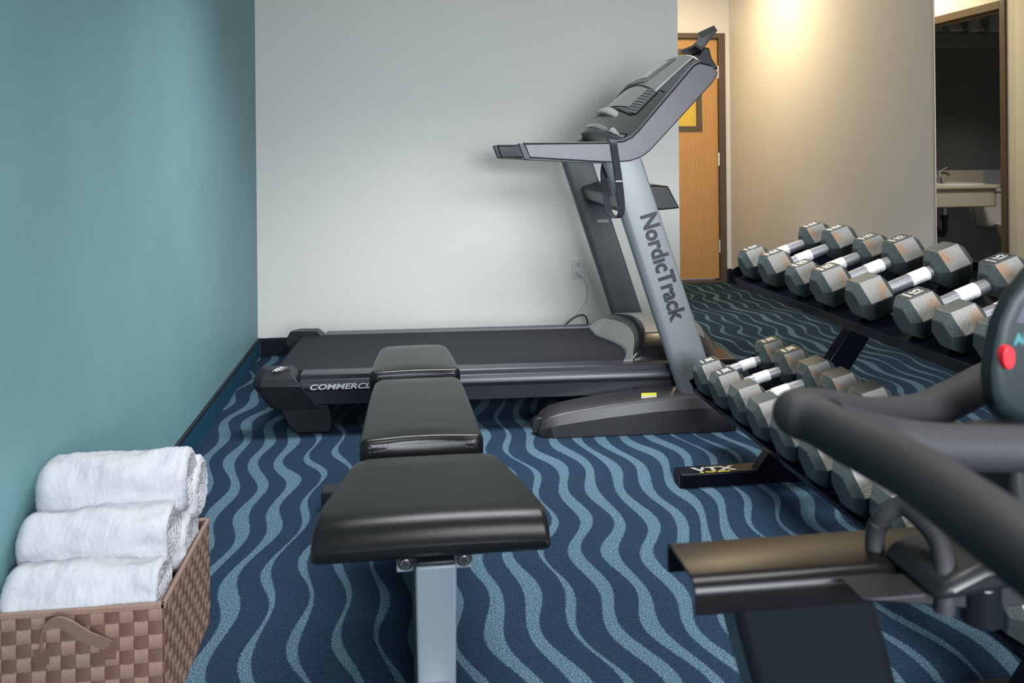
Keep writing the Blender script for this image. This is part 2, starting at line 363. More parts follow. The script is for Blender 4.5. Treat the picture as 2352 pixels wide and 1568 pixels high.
tr = thing('drain_trap', 'black and chrome drain trap under the reflected sink', 'pipe', (.42, 7.75, .30))
MB().tube([(0, 0, .285), (0, 0, .17)], .018, 10).build('tailpiece', 'steel', tr)
MB().tube(spline([(0, 0, .18), (0, 0, .05), (.03, 0, .0), (.07, .02, .05), (.08, .1, .12), (.08, .24, .12)]), .024, 12).tube([(0, 0, .19), (0, 0, .15)], .034, 12).build('trap', 'rubber', tr)
to = thing('toilet', 'white toilet with tapered tank beside the reflected sink', 'toilet', (-.22, 8.0, 0))
MB().rings([[(x*s, y, z) for x, y in ((-.2, -.2), (.2, -.2), (.2, -.01), (-.2, -.01))] for s, z in ((.8, .36), (1.05, .70))]).build('tank', 'porcelain', to, bevel=.02, seg=3)
MB().box(-.23, .23, -.215, -.005, .70, .73).build('tank_lid', 'porcelain', to, bevel=.01)
rs = []
for r, z in ((.11, 0), (.10, .15), (.16, .30), (.19, .38), (.19, .40)):
    rs.append([(r*math.cos(t), -.43+r*1.3*math.sin(t), z) for t in [2*PI*j/24 for j in range(24)]])
MB().rings(rs).build('bowl', 'porcelain', to)
bm_ = thing('bathroom_mirror', 'dark frameless mirror above the reflected sink counter', 'mirror', (.4, 7.998, .92))
MB().box(-.9, .9, -.008, 0, 0, 1.19).build('glass', 'dim_mirror', bm_, smooth=False)
vl = thing('vanity_light', 'unlit vanity lamp bar with bell shades above the bathroom mirror', 'lamp', (.2, 8.0, 2.12))
MB().box(-.6, .7, -.03, 0, 0, .15).build('back_plate', 'lamp_plate', vl, bevel=.006)
for x in (-.42, -.2, .02, .24, .46):
    sh = MB(); prof = [(.045, .30), (.055, .24), (.075, .19), (.10, .155)]
    sh.rings([[(x+r*math.cos(t), -.11+r*math.sin(t), z) for t in [2*PI*j/20 for j in range(20)]] for r, z in prof], cap=False)
    sh.build('lamp_shade', 'shade', vl)
    MB().tube([(x, -.11, .29), (x, -.06, .30), (x, -.02, .12)], .012, 8).build('arm', 'lamp_plate', vl)

# wall mirror on the right wall
wm = thing('wall_mirror', 'large frameless gym wall mirror with polished edge behind the dumbbell rack', 'mirror', (XR, 4.262, .45))
MB().box(-.006, -.0005, -3.9, 0, 0, 2.0).build('glass', 'mirror', wm, smooth=False)
MB().box(-.008, -.0005, 0, .006, 0, 2.0).build('edge', 'hinge', wm, smooth=False)

# outlet and cords
ol = thing('wall_outlet', 'white duplex wall outlet on the grey wall behind the treadmill', 'outlet', (1.025, YB, .445))
MB().box(-.037, .037, -.007, -.0, -.057, .057).build('cover_plate', 'outlet', ol, bevel=.003)
for z in (.024, -.024):
    s = MB().box(-.017, .017, -.010, -.006, z-.015, z+.015).build('socket', 'label', ol, bevel=.003)
    if z > 0: MB().box(-.008, -.005, -.0115, -.009, z-.002, z+.008).box(.005, .008, -.0115, -.009, z-.002, z+.008).box(-.0025, .0025, -.0115, -.009, z-.011, z-.006).build('slot', 'ink', s, smooth=False)
pc = thing('white_power_cord', 'white power cord plugged into the wall outlet and hanging to the floor', 'cord', (0, 0, 0))
MB().tube(spline([(1.025, 4.985, .42), (1.056, 4.975, .385), (1.073, 4.97, .33), (1.06, 4.96, .25), (1.0, 4.95, .18), (.93, 4.94, .13), (.86, 4.93, .06), (.84, 4.92, .012), (.78, 4.88, .005)]), .0045, 8).build('cable', 'cord_white', pc)
MB().tube([(1.025, 5.029, .42), (1.025, 4.99, .42)], [.016, .011], 12).tube(spline([(1.025, 4.992, .42), (1.03, 4.985, .418), (1.045, 4.98, .40)]), .008, 8).build('plug', 'cord_white', pc)
kc = thing('black_power_cord', 'black looped power cord behind the treadmill deck', 'cord', (0, 0, 0))
MB().tube(spline([(.80, 4.90, .006), (.86, 4.90, .07), (.93, 4.90, .150), (.99, 4.90, .19), (1.03, 4.90, .192), (1.048, 4.90, .16), (1.05, 4.91, .09), (1.07, 4.93, .006)]), .0045, 8).build('cable', 'rubber', kc)

# ------------------------------------------------------------------ treadmill
PHI = -.042
tm = thing('treadmill', 'black and silver folding treadmill with tilted console along the grey wall', 'treadmill', (-.41, 3.57, 0), PHI)
DW = .85
def rail_poly(flip):
    p = [(.078, .246), (.072, .250), (.0, .250), (-.006, .246), (-.007, .229), (-.012, .224), (-.018, .212), (-.019, .198), (-.014, .187), (-.007, .182), (-.007, .128), (.03, .124), (.078, .14)]
    return [(DW-y, z) for y, z in p] if flip else p
MB().prism(rail_poly(False), .0, 1.52, 'x').build('side_rail', 'rail', tm, angle=25)
MB().prism(rail_poly(True), .0, 1.40, 'x').build('side_rail', 'rail', tm, angle=25)
MB().box(-.02, 1.5, .09, DW-.09, .13, .235).build('deck_frame', 'rail_dark', tm, bevel=.004)
bp_ = [(1.42, .247), (-.10, .247)] + [(-.10-.028*math.sin(t), .219+.028*math.cos(t)) for t in [PI*k/10 for k in range(11)]] + [(1.42, .191)]
MB().prism(bp_, .082, DW-.082).build('running_belt', 'belt', tm, angle=25)
MB().box(.0, 1.40, DW-.0815, DW-.0785, .247, .2545).build('belt_guide', 'silver', tm, smooth=False)
def rear_cap(s_, y0):
    lv = [(.116, -.125, .078, -.022), (.183, -.172, .026, -.031), (.212, -.190, .004, -.036), (.238, -.185, -.016, -.026), (.262, -.172, -.036, .0), (.268, -.162, -.046, .012)]
    rs = []
    for z, xa, xb, yo in lv:
        rs.append([(x, y0+s_*y, z) for x, y in ((xa+.035, yo), (xb, yo), (xb, .082), (xa, .082), (xa, yo+.035))])
    return MB().rings(rs).build('rear_cap', 'rail_dark', tm, bevel=.0025, angle=12)
rear_cap(1, 0); rear_cap(-1, DW)
MB().box(-.14, .02, .08, DW-.08, .118, .185).build('rear_frame', 'rail_dark', tm, bevel=.006)
for ys in ((.03, .14), (DW-.14, DW-.03)):
    MB().prism([(-.10, .118), (-.085, .09), (-.055, .03), (-.02, .0), (.112, .0), (.122, .02), (.107, .118)], *ys).build('rear_foot', 'rubber', tm, bevel=.008)
for x, z in ((.012, .150), (.135, .022)):
    pass
# base shrouds
def base(sgn, y0):
    st = [(.945, .012, .035), (.958, .030, .068), (.99, .045, .090), (1.034, .052, .104), (1.12, .063, .118), (1.226, .075, .132), (1.40, .090, .150), (1.55, .097, .156), (1.66, .100, .156), (1.715, .085, .13), (1.745, .0, .02)]
    rs = []
    for x, zc, zt in st:
        k = min(1, max(.35, (x-.93)/.06)) if x < 1 else 1
        yo = -.14 if x < 1.7 else -.13
        rs.append([(x+(.012 if zc else 0), y0+sgn*(yo*(.8+.2*k)), .0), (x, y0+sgn*yo*(.8+.2*k), zc), (x, y0+sgn*(-.124), zc+(zt-zc)*.72), (x, y0+sgn*(-.092), zt), (x, y0+sgn*(-.03), zt+.008), (x, y0+sgn*(-.012), zt), (x, y0+sgn*(-.012), 0)])
    return MB().rings(rs).build('base_shroud', 'base', tm, bevel=.004, angle=20)
base(1, 0); base(-1, DW)
for y in (-.075, DW+.075):
    MB().tube([(.955, y-.022, .036), (.955, y+.022, .036)], .036, 20, up=(0, 0, 1)).build('transport_wheel', 'rubber', tm, bevel=.004)
MB().box(1.56, 1.70, -.02, DW+.02, .02, .07).build('cross_beam', 'rail_dark', tm, bevel=.01)
# uprights
def upr(y0, y1, mt, dx=0, zb=.13):
    def X(z, s): return (1.523 - (z-.145)*.3217 + dx) + s
    wd = .159
    rs = []
    for z in (zb, 1.10):
        x0 = X(z, 0); x1 = X(z, wd)
        r = .032; rr = .010
        ring = []
        for cx, cy, a0, r_ in ((x0+r, y0+r, PI, r), (x1-rr, y0+rr, 1.5*PI, rr), (x1-rr, y1-rr, 0, rr), (x0+r, y1-r, .5*PI, r)):
            for k in range(5):
                t = a0+PI/2*k/4; ring.append((cx+r_*math.cos(t), cy+r_*math.sin(t), z))
        rs.append(ring)
    return MB().rings(rs).build('upright', mt, tm, angle=40)
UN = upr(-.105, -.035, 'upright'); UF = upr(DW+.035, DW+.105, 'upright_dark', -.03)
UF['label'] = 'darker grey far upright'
# lettering down the near upright
td = Vector((1.474-1.351, 0, .442-.876)); tu = Vector((.0, 0, 1)).cross(Vector((0, 1, 0)))
mt_ = frame_mtx((1.366, -.1055, .872), td, (1, 0, .28))
text_obj('lettering', 'Nord\u0131cTrack', .094, mt_, 'ink', UN, bold=.0036, sx=.90)
text_obj('lettering', 'COMMERCIAL', .030, frame_mtx((.035, -.0192, .191), (1, 0, 0), (0, 0, 1)), 'white_ink', tm, bold=.0008, sx=1.50, shear=.25)
text_obj('lettering', 'FLEX', .034, frame_mtx((-.092, .060, .2684), (-.25, -1, 0), (1, 0, .02)), 'white_ink', tm, bold=.0008, shear=.3)
text_obj('lettering', 'RUNNERS', .016, frame_mtx((-.066, .060, .2684), (-.25, -1, 0), (1, 0, .02)), 'grey_ink', tm, shear=.3)
MB().box(1.372, 1.430, DW+.0335, DW+.036, .765, .78).build('logo_badge', 'white_ink', UF, smooth=False)
o_ = MB().tube([(1.365, -.013, .152), (1.365, -.004, .152)], .013, 20, up=(0, 0, 1)).build('bolt_plug', 'rubber', tm, bevel=.002)
MB().tube([(1.365, -.0125, .152), (1.365, -.0145, .152)], .008, 12, up=(0, 0, 1)).build('bolt', 'gloss_black', tm)
lb = MB().add([(1.365, -.100, .1525), (1.425, -.100, .1555), (1.425, -.078, .160), (1.365, -.078, .157)], [(0, 1, 2, 3)])
lb.box(1.365, 1.425, -.1075, -.1035, .128, .150)
MB().box(1.362, 1.424, -.1085, -.1045, .147, .158).build('warning_label', 'yellow', tm, smooth=False)
MB().box(1.362, 1.424, -.1095, -.1055, .138, .147).build('warning_label', 'label', tm, smooth=False)

# handrail + console side frame
inner = [(1.225, 1.166), (1.298, 1.170), (1.330, 1.184), (1.360, 1.212), (1.587, 1.470), (1.612, 1.484), (1.668, 1.470)]
outer = [(1.690, 1.442), (1.668, 1.405), (1.408, 1.132), (1.372, 1.106), (1.325, 1.090), (1.270, 1.086), (1.217, 1.087)]
def handrail(y0, y1, s, dx=0.):
    D = lambda poly: [(x+dx, z) for x, z in poly]
    hr = MB().prism(D([(.898, 1.164), (1.225, 1.164)] + inner[1:] + outer + [(.918, 1.108)]), y0, y1).build('handrail', 'rail_grey', tm, bevel=.005, seg=3)
    top = [(.898, 1.1635), (1.225, 1.1635)] + inner[1:]
    up = [(x-.004 if x > 1.3 else x, z+.006) for x, z in top]
    tr = MB().prism(D(top+up[::-1]), min(y0, y0+s*.0)-.001 if s > 0 else y0-.03, y1+.03 if s > 0 else y1+.001).build('handrail_trim', 'plastic', tm, bevel=.002)
    ib = (y1+.0, y1+.028) if s > 0 else (y0-.028, y0)
    MB().prism(D([(.898, 1.163), (1.225, 1.163)]+inner[1:]+[(1.68, 1.44), (1.40, 1.15), (1.36, 1.12), (1.25, 1.10), (.915, 1.108)]), *ib).build('inner_panel', 'plastic', tm, bevel=.003)
    MB().prism(D([(.898, 1.168), (.886, 1.168), (.874, 1.164), (.897, 1.100), (.915, 1.098), (.926, 1.107)]), y0-.003, y1+.003).build('grip_cap', 'plastic', tm, bevel=.004)
    MB().prism(D([(.91, 1.1075), (1.217, 1.0870), (1.217, 1.081), (.913, 1.0985)]), y0-.002, y1+.002).build('grip_underside', 'plastic', tm, bevel=.002)
    return hr
handrail(-.115, -.06, 1); hf = handrail(DW+.06, DW+.115, -1, -.035)

def Pc(u, v):
    b = math.sin(PI*min(1, max(0, u)))**.75
    A = Vector((1.352-.10*b-.03*u, 0, 1.195+.028*b)); B = Vector((1.628+.045*b-.03*u, 0, 1.492+.075*b))
    n = Vector((-.72, 0, .69)); p = A.lerp(B, v)+n*(.016*b*math.sin(PI*v))
    p.y = -.055+(DW+.11)*u; return p
Nc = Vector((-.72, 0, .69))
def patch(u0, u1, v0, v1, off, nu=10, nv=6, th=.003):
    b = MB(); g = lambda o: [[Pc(u0+(u1-u0)*i/nu, v0+(v1-v0)*j/nv)+Nc*o for j in range(nv+1)] for i in range(nu+1)]
    top, bot = g(off), g(off-th); n = nv+1; vs = [p for r in top for p in r]+[p for r in bot for p in r]; k = (nu+1)*n; fs = []
    for i in range(nu):
        for j in range(nv):
            a = i*n+j; fs.append((a, a+n, a+n+1, a+1)); fs.append((k+a, k+a+1, k+a+n+1, k+a+n))
    for i in range(nu):
        for a in (i*n, i*n+nv): fs.append((a, a+n, k+a+n, k+a))
    for j in range(nv):
        for a in (j, nu*n+j): fs.append((a, a+1, k+a+1, k+a))
    return b.add(vs, fs)
co = patch(0, 1, 0, 1, 0, 24, 10, .075).build('console', 'console', tm, bevel=.004, angle=50)
patch(.125, .88, .30, .985, .004, 20, 8).build('console_face', 'console_gloss', co, angle=50)
patch(.34, .78, .60, .93, .008, 12, 6).build('screen_bezel', 'console', co)
patch(.40, .70, .66, .90, .010, 12, 6).build('display_screen', 'screen', co)
for u in (.105, .885):
    patch(u, u+.018, .42, .985, .007, 4, 10).build('silver_trim', 'silver', co)
patch(.030, .098, .55, .93, .006, 3, 6).build('tray_pocket', 'pocket', co)
patch(.91, .96, .55, .93, .006, 3, 6).build('tray_pocket', 'pocket', co)
for u in (.09, .80):
    patch(u, u+.11, .235, .525, .0075, 5, 6).build('vent_recess', 'pocket', co)
    for k in range(9):
        v = .245+k*.0335
        patch(u, u+.11, v, v+.006, .009, 5, 1, .003).build('vent_slat', 'slat', co)
for v, a in ((.52, .05), (.22, .06)):
    MB().tube([Pc(.12+.76*i/16, v+a*math.sin(PI*i/16))+Nc*.006 for i in range(17)], .004, 6).build('face_seam', 'pocket', co)
# lower grip bars and scoop
ar = lambda x0, z0, h, w0, w1: [Vector((x0-.070*math.sin(PI*i/20), w0+(w1-w0)*i/20, z0+h*math.sin(PI*i/20))) for i in range(21)]
MB().tube(ar(1.33, 1.165, .055, -.03, DW+.02), .024, 12, flat=.7).build('front_grip_bar', 'plastic', tm)
gb = MB().tube(ar(1.345, 1.185, .060, .0, DW), .026, 12, flat=.6).build('palm_rest', 'console_gloss', tm)
MB().tube(ar(1.345, 1.188, .062, .0, DW)[1:4], .028, 12, flat=.7).build('grip_sleeve', 'silver', tm)
MB().tube(ar(1.41, 1.225, .090, .05, DW-.05), .040, 12, flat=.5).build('silver_arch', 'silver', tm)
MB().prism([(1.36, 1.17), (1.40, 1.24), (1.47, 1.28), (1.47, 1.20), (1.42, 1.15)], .05, DW-.05).build('storage_scoop', 'pocket', tm, bevel=.01)
# cross tray between the uprights
MB().prism([(1.287, .945), (1.305, .955), (1.37, .975), (1.44, .99), (1.50, .986), (1.548, .893), (1.46, .886), (1.42, .93), (1.37, .857), (1.305, .893)], -.034, DW+.034).build('cross_tray', 'plastic', tm, bevel=.006)
# tablet holder above the console
th = MB().prism([(0, 0), (.012, 0), (.014, .12), (-.014, .128), (-.016, .122), (.002, .113)], -.115, .115).build('tablet_holder', 'console', tm, bevel=.002)
th.location = (1.735, .40, 1.585); th.rotation_euler = (0, math.radians(38), 0)
MB().prism([(-.03, .01), (.0, .012), (.0, .0), (-.025, -.002)], -.115, .115).build('ledge', 'plastic', th, bevel=.002)
MB().prism([(1.66, 1.555), (1.74, 1.565), (1.765, 1.60), (1.79, 1.595), (1.80, 1.55), (1.83, 1.50), (1.78, 1.49)], .31, .49).build('holder_bracket', 'plastic', tm, bevel=.006)
# motor hood
def hood(t0, t1, u0, u1, m, name, off=0., nu=14, nt=8):
    def H(u, t):
        y = .055+(DW-.11)*u; s = math.sin(PI*u)
        x0 = 1.30+.07*math.sin(PI*min(1, u*1.25+.12))
        x = x0+(1.88-.09*(1-s)-x0)*t
        top = .250+.115*s**.6
        if t < .16: z = .25+(top-.25)*math.sin(PI/2*t/.16)
        elif t < .62: z = top
        else: z = top-(top-.11)*((t-.62)/.38)**1.8
        return Vector((x, y, z+off))
    b = MB(); vs = []; n = nt+1
    for o in (0, -.02):
        for i in range(nu+1):
            for j in range(n): vs.append(H(u0+(u1-u0)*i/nu, t0+(t1-t0)*j/nt)+Vector((0, 0, o)))
    k = (nu+1)*n; fs = []
    for i in range(nu):
        for j in range(nt):
            a = i*n+j; fs.append((a, a+1, a+n+1, a+n)); fs.append((k+a, k+a+n, k+a+n+1, k+a+1))
    for i in range(nu):
        for a in (i*n, i*n+nt): fs.append((a, a+n, k+a+n, k+a))
    for j in range(nt):
        for a in (j, nu*n+j): fs.append((a, a+1, k+a+1, k+a))
    return b.add(vs, fs).build(name, m, hd if name != 'motor_hood' else tm, angle=50)
hd = hood(0, 1, 0, 1, 'gloss_black', 'motor_hood', 0, 24, 20)
hood(0, .085, 0, 1, 'silver', 'curved_trim', .004, 24, 6)
hood(.19, .74, .20, .86, 'hood_grey', 'silver_panel', .003, 16, 10)
MB().box(1.50, 1.84, .06, DW-.06, .09, .24).build('hood_body', 'gloss_black', tm, bevel=.03, seg=4)

# chest strap hanging over the near handrail
cs = thing('chest_strap', 'black elastic strap looped over the near treadmill handrail', 'strap', (0, 0, 0)); cs.parent = None
mw = Matrix.Translation((-.41, 3.57, 0)) @ Matrix.Rotation(PHI, 4, 'Z')
def ribbon(path, wvec, th=.002):
    b = MB(); rs = []
    w_ = Vector(wvec)
    path = [Vector(p) for p in path]
    for i, p in enumerate(path):
        d = (path[min(i+1, len(path)-1)]-path[max(i-1, 0)]).normalized(); n = d.cross(w_).normalized()*th
        rs.append([p-w_-n, p+w_-n, p+w_+n, p-w_+n])
    return b.rings(rs)
sp_ = spline([(1.262, -.02, 1.12), (1.258, -.04, 1.172), (1.255, -.09, 1.175), (1.256, -.122, 1.166), (1.262, -.124, 1.12), (1.275, -.124, 1.03), (1.285, -.124, .93), (1.282, -.122, .88), (1.262, -.115, .865), (1.238, -.105, .89), (1.232, -.09, .95), (1.228, -.055, 1.03), (1.24, -.03, 1.085), (1.262, -.02, 1.12)], 7)
w2 = ribbon([mw @ p for p in sp_], mw.to_3x3() @ Vector((.014, .004, 0)))
w2.build('webbing', 'strapm', cs)
q = mw @ Vector((1.276, -.128, 1.012))
MB().box(q.x-.014, q.x+.012, q.y-.002, q.y+.003, q.z-.003, q.z+.001).build('slider', 'label', cs, smooth=False)

# ------------------------------------------------------------------ bench
bn = thing('weight_bench', 'adjustable weight bench with black vinyl pads on a slate grey post', 'bench', (.045, 1.6, 0))
def pad(prof, wfun, name, nose=.0, cx=0., bev=.012, seg=4, m='vinyl'):
    """prof: closed loop of (y,z); wfun(y): full width"""
    b = MB(); n = len(prof)
    L_ = [(cx-wfun(y)/2, y, z) for y, z in prof]; R_ = [(cx+wfun(y)/2, y, z) for y, z in prof]
    return b.rings([L_, R_]).build(name, m, bn, bevel=bev, seg=seg, angle=60)
def loft_pad(name, y0, y1, z0, z1, wfun, cx=0., cr=.03, fr=.012, bow=0., er=.014, ny=28, crown=.004, m='vinyl', nose=0.):
    """upholstered pad: outline swept over rounded edges; rows of y, cross-section rings"""
    rs = []
    ys = []
    for k in range(ny+1):
        t = k/ny; ys.append(y0+(y1-y0)*(.5-.5*math.cos(PI*t)))
    for y in ys:
        e0 = y-y0; e1 = y1-y
        def inset(e, r): return 0 if e >= r else r-math.sqrt(max(0, r*r-(r-e)**2))
        dw = inset(e1, cr)+inset(e0, fr)
        dz = inset(e1, er)+(inset(e0, er) if not nose else 0)
        zt = z1-dz; zb = z0+dz
        if nose and e0 < nose:
            zt = z0+(z1-z0)*math.sqrt(max(0, 1-((nose-e0)/nose)**2.2))*.97+.0015
            zb = z0+(.030*(1-math.sqrt(max(0, 1-((.055-e0)/.055)**2))) if e0 < .055 else 0)
            zt = max(zt, zb+.002)
        hw = max(.01, wfun(y)/2-dw); ring = []; r = min(er, (zt-zb)/2*.98, hw*.9)
        for cxn, cz, a0 in ((hw-r, zt-r, 0), (-(hw-r), zt-r, PI/2), (-(hw-r), zb+r, PI), (hw-r, zb+r, 1.5*PI)):
            for k in range(6):
                t = a0+PI/2*k/5; ring.append((cx+cxn+r*math.cos(t), y+bow*(1-(cxn/hw)**2)*max(0, 1-e0/.12), cz+r*math.sin(t)))
        # crown
        a_ = ring[5]; b_ = ring[6]; ins = []
        for k in range(1, 8):
            q = k/8; ins.append((a_[0]+(b_[0]-a_[0])*q, y+bow*(1-((a_[0]+(b_[0]-a_[0])*q-cx)/hw)**2)*max(0, 1-e0/.12), a_[2]+crown*math.sin(PI*q)*min(1, e1/.06, e0/.06 if not nose else 1)))
        ring = ring[:6]+ins+ring[6:]
        rs.append(ring)
    return MB().rings(rs).build(name, m, bn, angle=70)
sw = lambda y: (.305+(.436-.305)*min(1, max(0, (.375-y)/.30))**.9)
seat = loft_pad('seat_pad', -.022, .372, .385, .452, sw, .004, .045, er=.012, nose=.085, ny=44)
mid = loft_pad('middle_pad', .435, 1.0, .408, .466, lambda y: .245+.045*max(0, 1-(y-.435)/.565)**.6, -.004, .04, fr=.018, bow=.016, ny=36)
hp = loft_pad('back_pad', 1.075, 1.445, .408, .466, lambda y: .215+.065*max(0, 1-(y-1.075)/.37)**.7, -.010, .05, fr=.02, bow=.008, ny=30)
# stitched seams
def seam(pts, parent, step=.0062):
    b = MB(); L = 0; prev = Vector(pts[0])
    for p in pts[1:]:
        p = Vector(p); d = p-prev; n = max(1, int(d.length/step))
        for k in range(n):
            a = prev+d*(k/n); c = prev+d*((k+.6)/n); e = d.normalized()*.0; s = .0009
            b.add([(a.x, a.y-s, a.z-s), (c.x, c.y-s, c.z-s), (c.x, c.y+s, c.z+s), (a.x, a.y+s, a.z+s), (a.x, a.y-2*s, a.z), (c.x, c.y-2*s, c.z)], [(0, 1, 2, 3), (0, 1, 5, 4), (4, 5, 2, 3)])
        prev = p
    o = b.build('stitching', 'thread', parent, smooth=False); o['kind'] = 'stuff'; return o
def front_curve(cx, w0, cr, y0, bow, z, off=.0012, n=24):
    hw = w0/2-cr
    return [(cx+x, y0+bow*(1-(x/hw)**2)-off, z) for x in [-hw*.97+1.94*hw*k/n for k in range(n+1)]]
seam(front_curve(-.004, .290, .018, .435, .016, .4515), mid); seam(front_curve(-.004, .290, .018, .435, .016, .441), mid)
MB().tube(front_curve(-.004, .290, .018, .435, .016, .4462, .0), .0022, 6).build('piping', 'vinyl', mid)
seam(front_curve(-.010, .280, .02, 1.075, .008, .446), hp)
MB().tube(front_curve(-.010, .280, .02, 1.075, .008, .451, .0), .0018, 6).build('piping', 'vinyl', hp)
seam([(.004-sw(y)/2-.001, y, .437) for y in [.0+.34*k/20 for k in range(21)]], seat)
seam([(.004+sw(y)/2+.001, y, .437) for y in [.0+.34*k/20 for k in range(21)]], seat)
for s in (-1, 1):
    MB().tube([(-.004+s*(.2450+.045*(1-(y-.435)/.565)**.6)/2-s*.0, y, .448) for y in [.47+.48*k/14 for k in range(15)]], .0022, 6).build('piping', 'vinyl', mid)
# frame
pf = MB(); rs = []
for y, z in ((-.008, .385), (.03, .0)):
    rs.append([(-.027+.008, y, z), (.048, y, z), (.048, y+.05, z), (-.019, y+.05, z)])
MB().rings([[(-.027, -.008, .378), (.048, -.008, .378), (.048, .045, .378), (-.027, .045, .378)], [(-.024, .03, .0), (.045, .03, .0), (.045, .083, .0), (-.024, .083, .0)]]).build('front_post', 'bench', bn, bevel=.005, seg=3)
MB().box(-.024, .045, -.008, .04, .378, .387).build('post_cap', 'rubber', bn, bevel=.003)
MB().box(-.062, .080, .046, .052, .345, .387).build('mounting_bracket', 'bench', bn, bevel=.006, seg=3)
for x in (-.045, .064):
    bt = MB().tube([(x, .046, .367), (x, .030, .367)], .0105, 6, up=(0, 0, 1)).build('bolt', 'steel', bn, bevel=.001)
    MB().tube([(x, .0465, .367), (x, .041, .367)], .016, 18, up=(0, 0, 1)).build('washer', 'rubber', bt)
    MB().tube([(x, .029, .367), (x, .0275, .367)], .006, 12, up=(0, 0, 1)).build('bolt_socket', 'pocket', bt)
MB().box(-.020, .035, -.075, .03, .10, .155).build('front_socket_tube', 'steel', bn, bevel=.008, seg=3)
MB().prism([(.05, .06), (.05, .10), (1.20, .40), (1.36, .40), (1.36, .36), (1.20, .33)], -.025, .045, 'x').build('main_beam', 'bench', bn, bevel=.005)
MB().box(-.02, .04, 1.19, 1.25, .04, .37).build('rear_leg', 'bench_black', bn, bevel=.005)
MB().box(-.03, .05, .05, 1.22, .02, .07).build('floor_beam', 'bench_black', bn, bevel=.005)
MB().box(-.305, .315, 1.18, 1.25, 0, .072).build('rear_foot', 'bench_black', bn, bevel=.006)
MB().box(-.05, .07, .03, .10, .0, .05).build('front_foot', 'bench_black', bn, bevel=.006)
for y0, y1 in ((.10, .34), (.47, .96), (1.11, 1.40)):
    MB().box(-.05, .07, y0, y1, .385 if y0 < .3 else .40, .3865 if y0 < .3 else .409).build('pad_board', 'bench_black', bn)

# ------------------------------------------------------------------ dumbbell rack
rk = thing('dumbbell_rack', 'two-tier glossy black dumbbell rack along the right wall', 'rack', (1.2, 2.8, 0))
OX, OY = 1.2, 2.8
ang_u = math.atan2(.084, .24); ang_l = math.atan2(.067, .237)
def shelf(cx, cz, ang, y0, y1, r=.060, lip=.030):
    """cx,cz: centre of front heads; rails run along y"""
    c, s = math.cos(ang), math.sin(ang)
    def Q(a, n): return (cx+a*c-n*s-OX, cz+a*s+n*c)      # a along the slope, n normal
    MB().prism([Q(-.054, -r-lip), Q(-.054, -r+.003), Q(-.049, -r+.003), Q(-.048, -r-.001), Q(.055, -r-.001), Q(.055, -r-.007), Q(-.048, -r-.007), Q(-.048, -r-lip)], y0-OY, y1-OY).build('front_rail', 'rack', rk, bevel=.0015)
    MB().prism([Q(.175, -r-.070), Q(.175, -r-.0), Q(.345, -r-.0), Q(.345, -r+.03), Q(.351, -r+.03), Q(.351, -r-.006), Q(.181, -r-.006), Q(.181, -r-.070)], y0-OY, y1-OY).build('rear_rail', 'rack', rk, bevel=.0015)
    for y in (y0, y1-.005):
        MB().prism([Q(-.050, -r), Q(-.058, -r+.035), Q(-.02, -r+.042), Q(.055, -r+.03), Q(.055, -r)], y-OY, y+.005-OY).build('end_plate', 'rack', rk, smooth=False)
        MB().prism([Q(.175, -r), Q(.172, -r+.045), Q(.21, -r+.05), Q(.345, -r+.03), Q(.345, -r)], y-OY, y+.005-OY).build('end_plate', 'rack', rk, smooth=False)
    for y in (2.826, 1.575):
        MB().prism([Q(-.05, -r-.007), Q(.34, -r-.007), Q(.34, -r-.03), Q(-.05, -r-.03)], y-.02-OY, y+.02-OY).build('shelf_bracket', 'rack', rk, bevel=.003)
UY = [3.045, 2.862, 2.655, 2.475, 2.262, 2.028, 1.868, 1.72, 1.57, 1.42]
LY = [3.087, 2.915, 2.735, 2.575, 2.40, 2.215, 2.03, 1.85, 1.66, 1.48]
shelf(1.27, .722, ang_u, 1.30, 3.14)
shelf(1.12, .313, ang_l, 1.30, 3.20, .076, .014)
for y in (2.816, 1.565):
    MB().box(.915-OX, 1.86-OX, y-OY, y+.075-OY, 0.001, .048).build('foot_tube', 'rack', rk, bevel=.004)
    MB().box(.912-OX, .916-OX, y+.006-OY, y+.069-OY, .006, .043).build('end_plug', 'pocket', rk, smooth=False)
    MB().prism([(1.172-OX, .045), (1.284-OX, .045), (1.765-OX, .745), (1.678-OX, .745)], y-.013-OY, y+.034-OY).build('leg', 'rack', rk, bevel=.004)
    MB().tube([(1.30-OX, y+.03-OY, .048), (1.30-OX, y+.03-OY, .057)], .012, 6).build('bolt', 'steel', rk)
ft = text_obj('brand_mark', 'VTX', .05, frame_mtx((.97-OX, 2.835-OY, .0488), (1, 0, 0), (0, 1, 0)), 'hinge', rk, bold=.002, sx=1.5)
text_obj('brand_mark', 'by TROY Barbell', .016, frame_mtx((.985-OX, 2.820-OY, .0488), (1, 0, 0), (0, 1, 0)), 'yellow', rk, sx=.95)

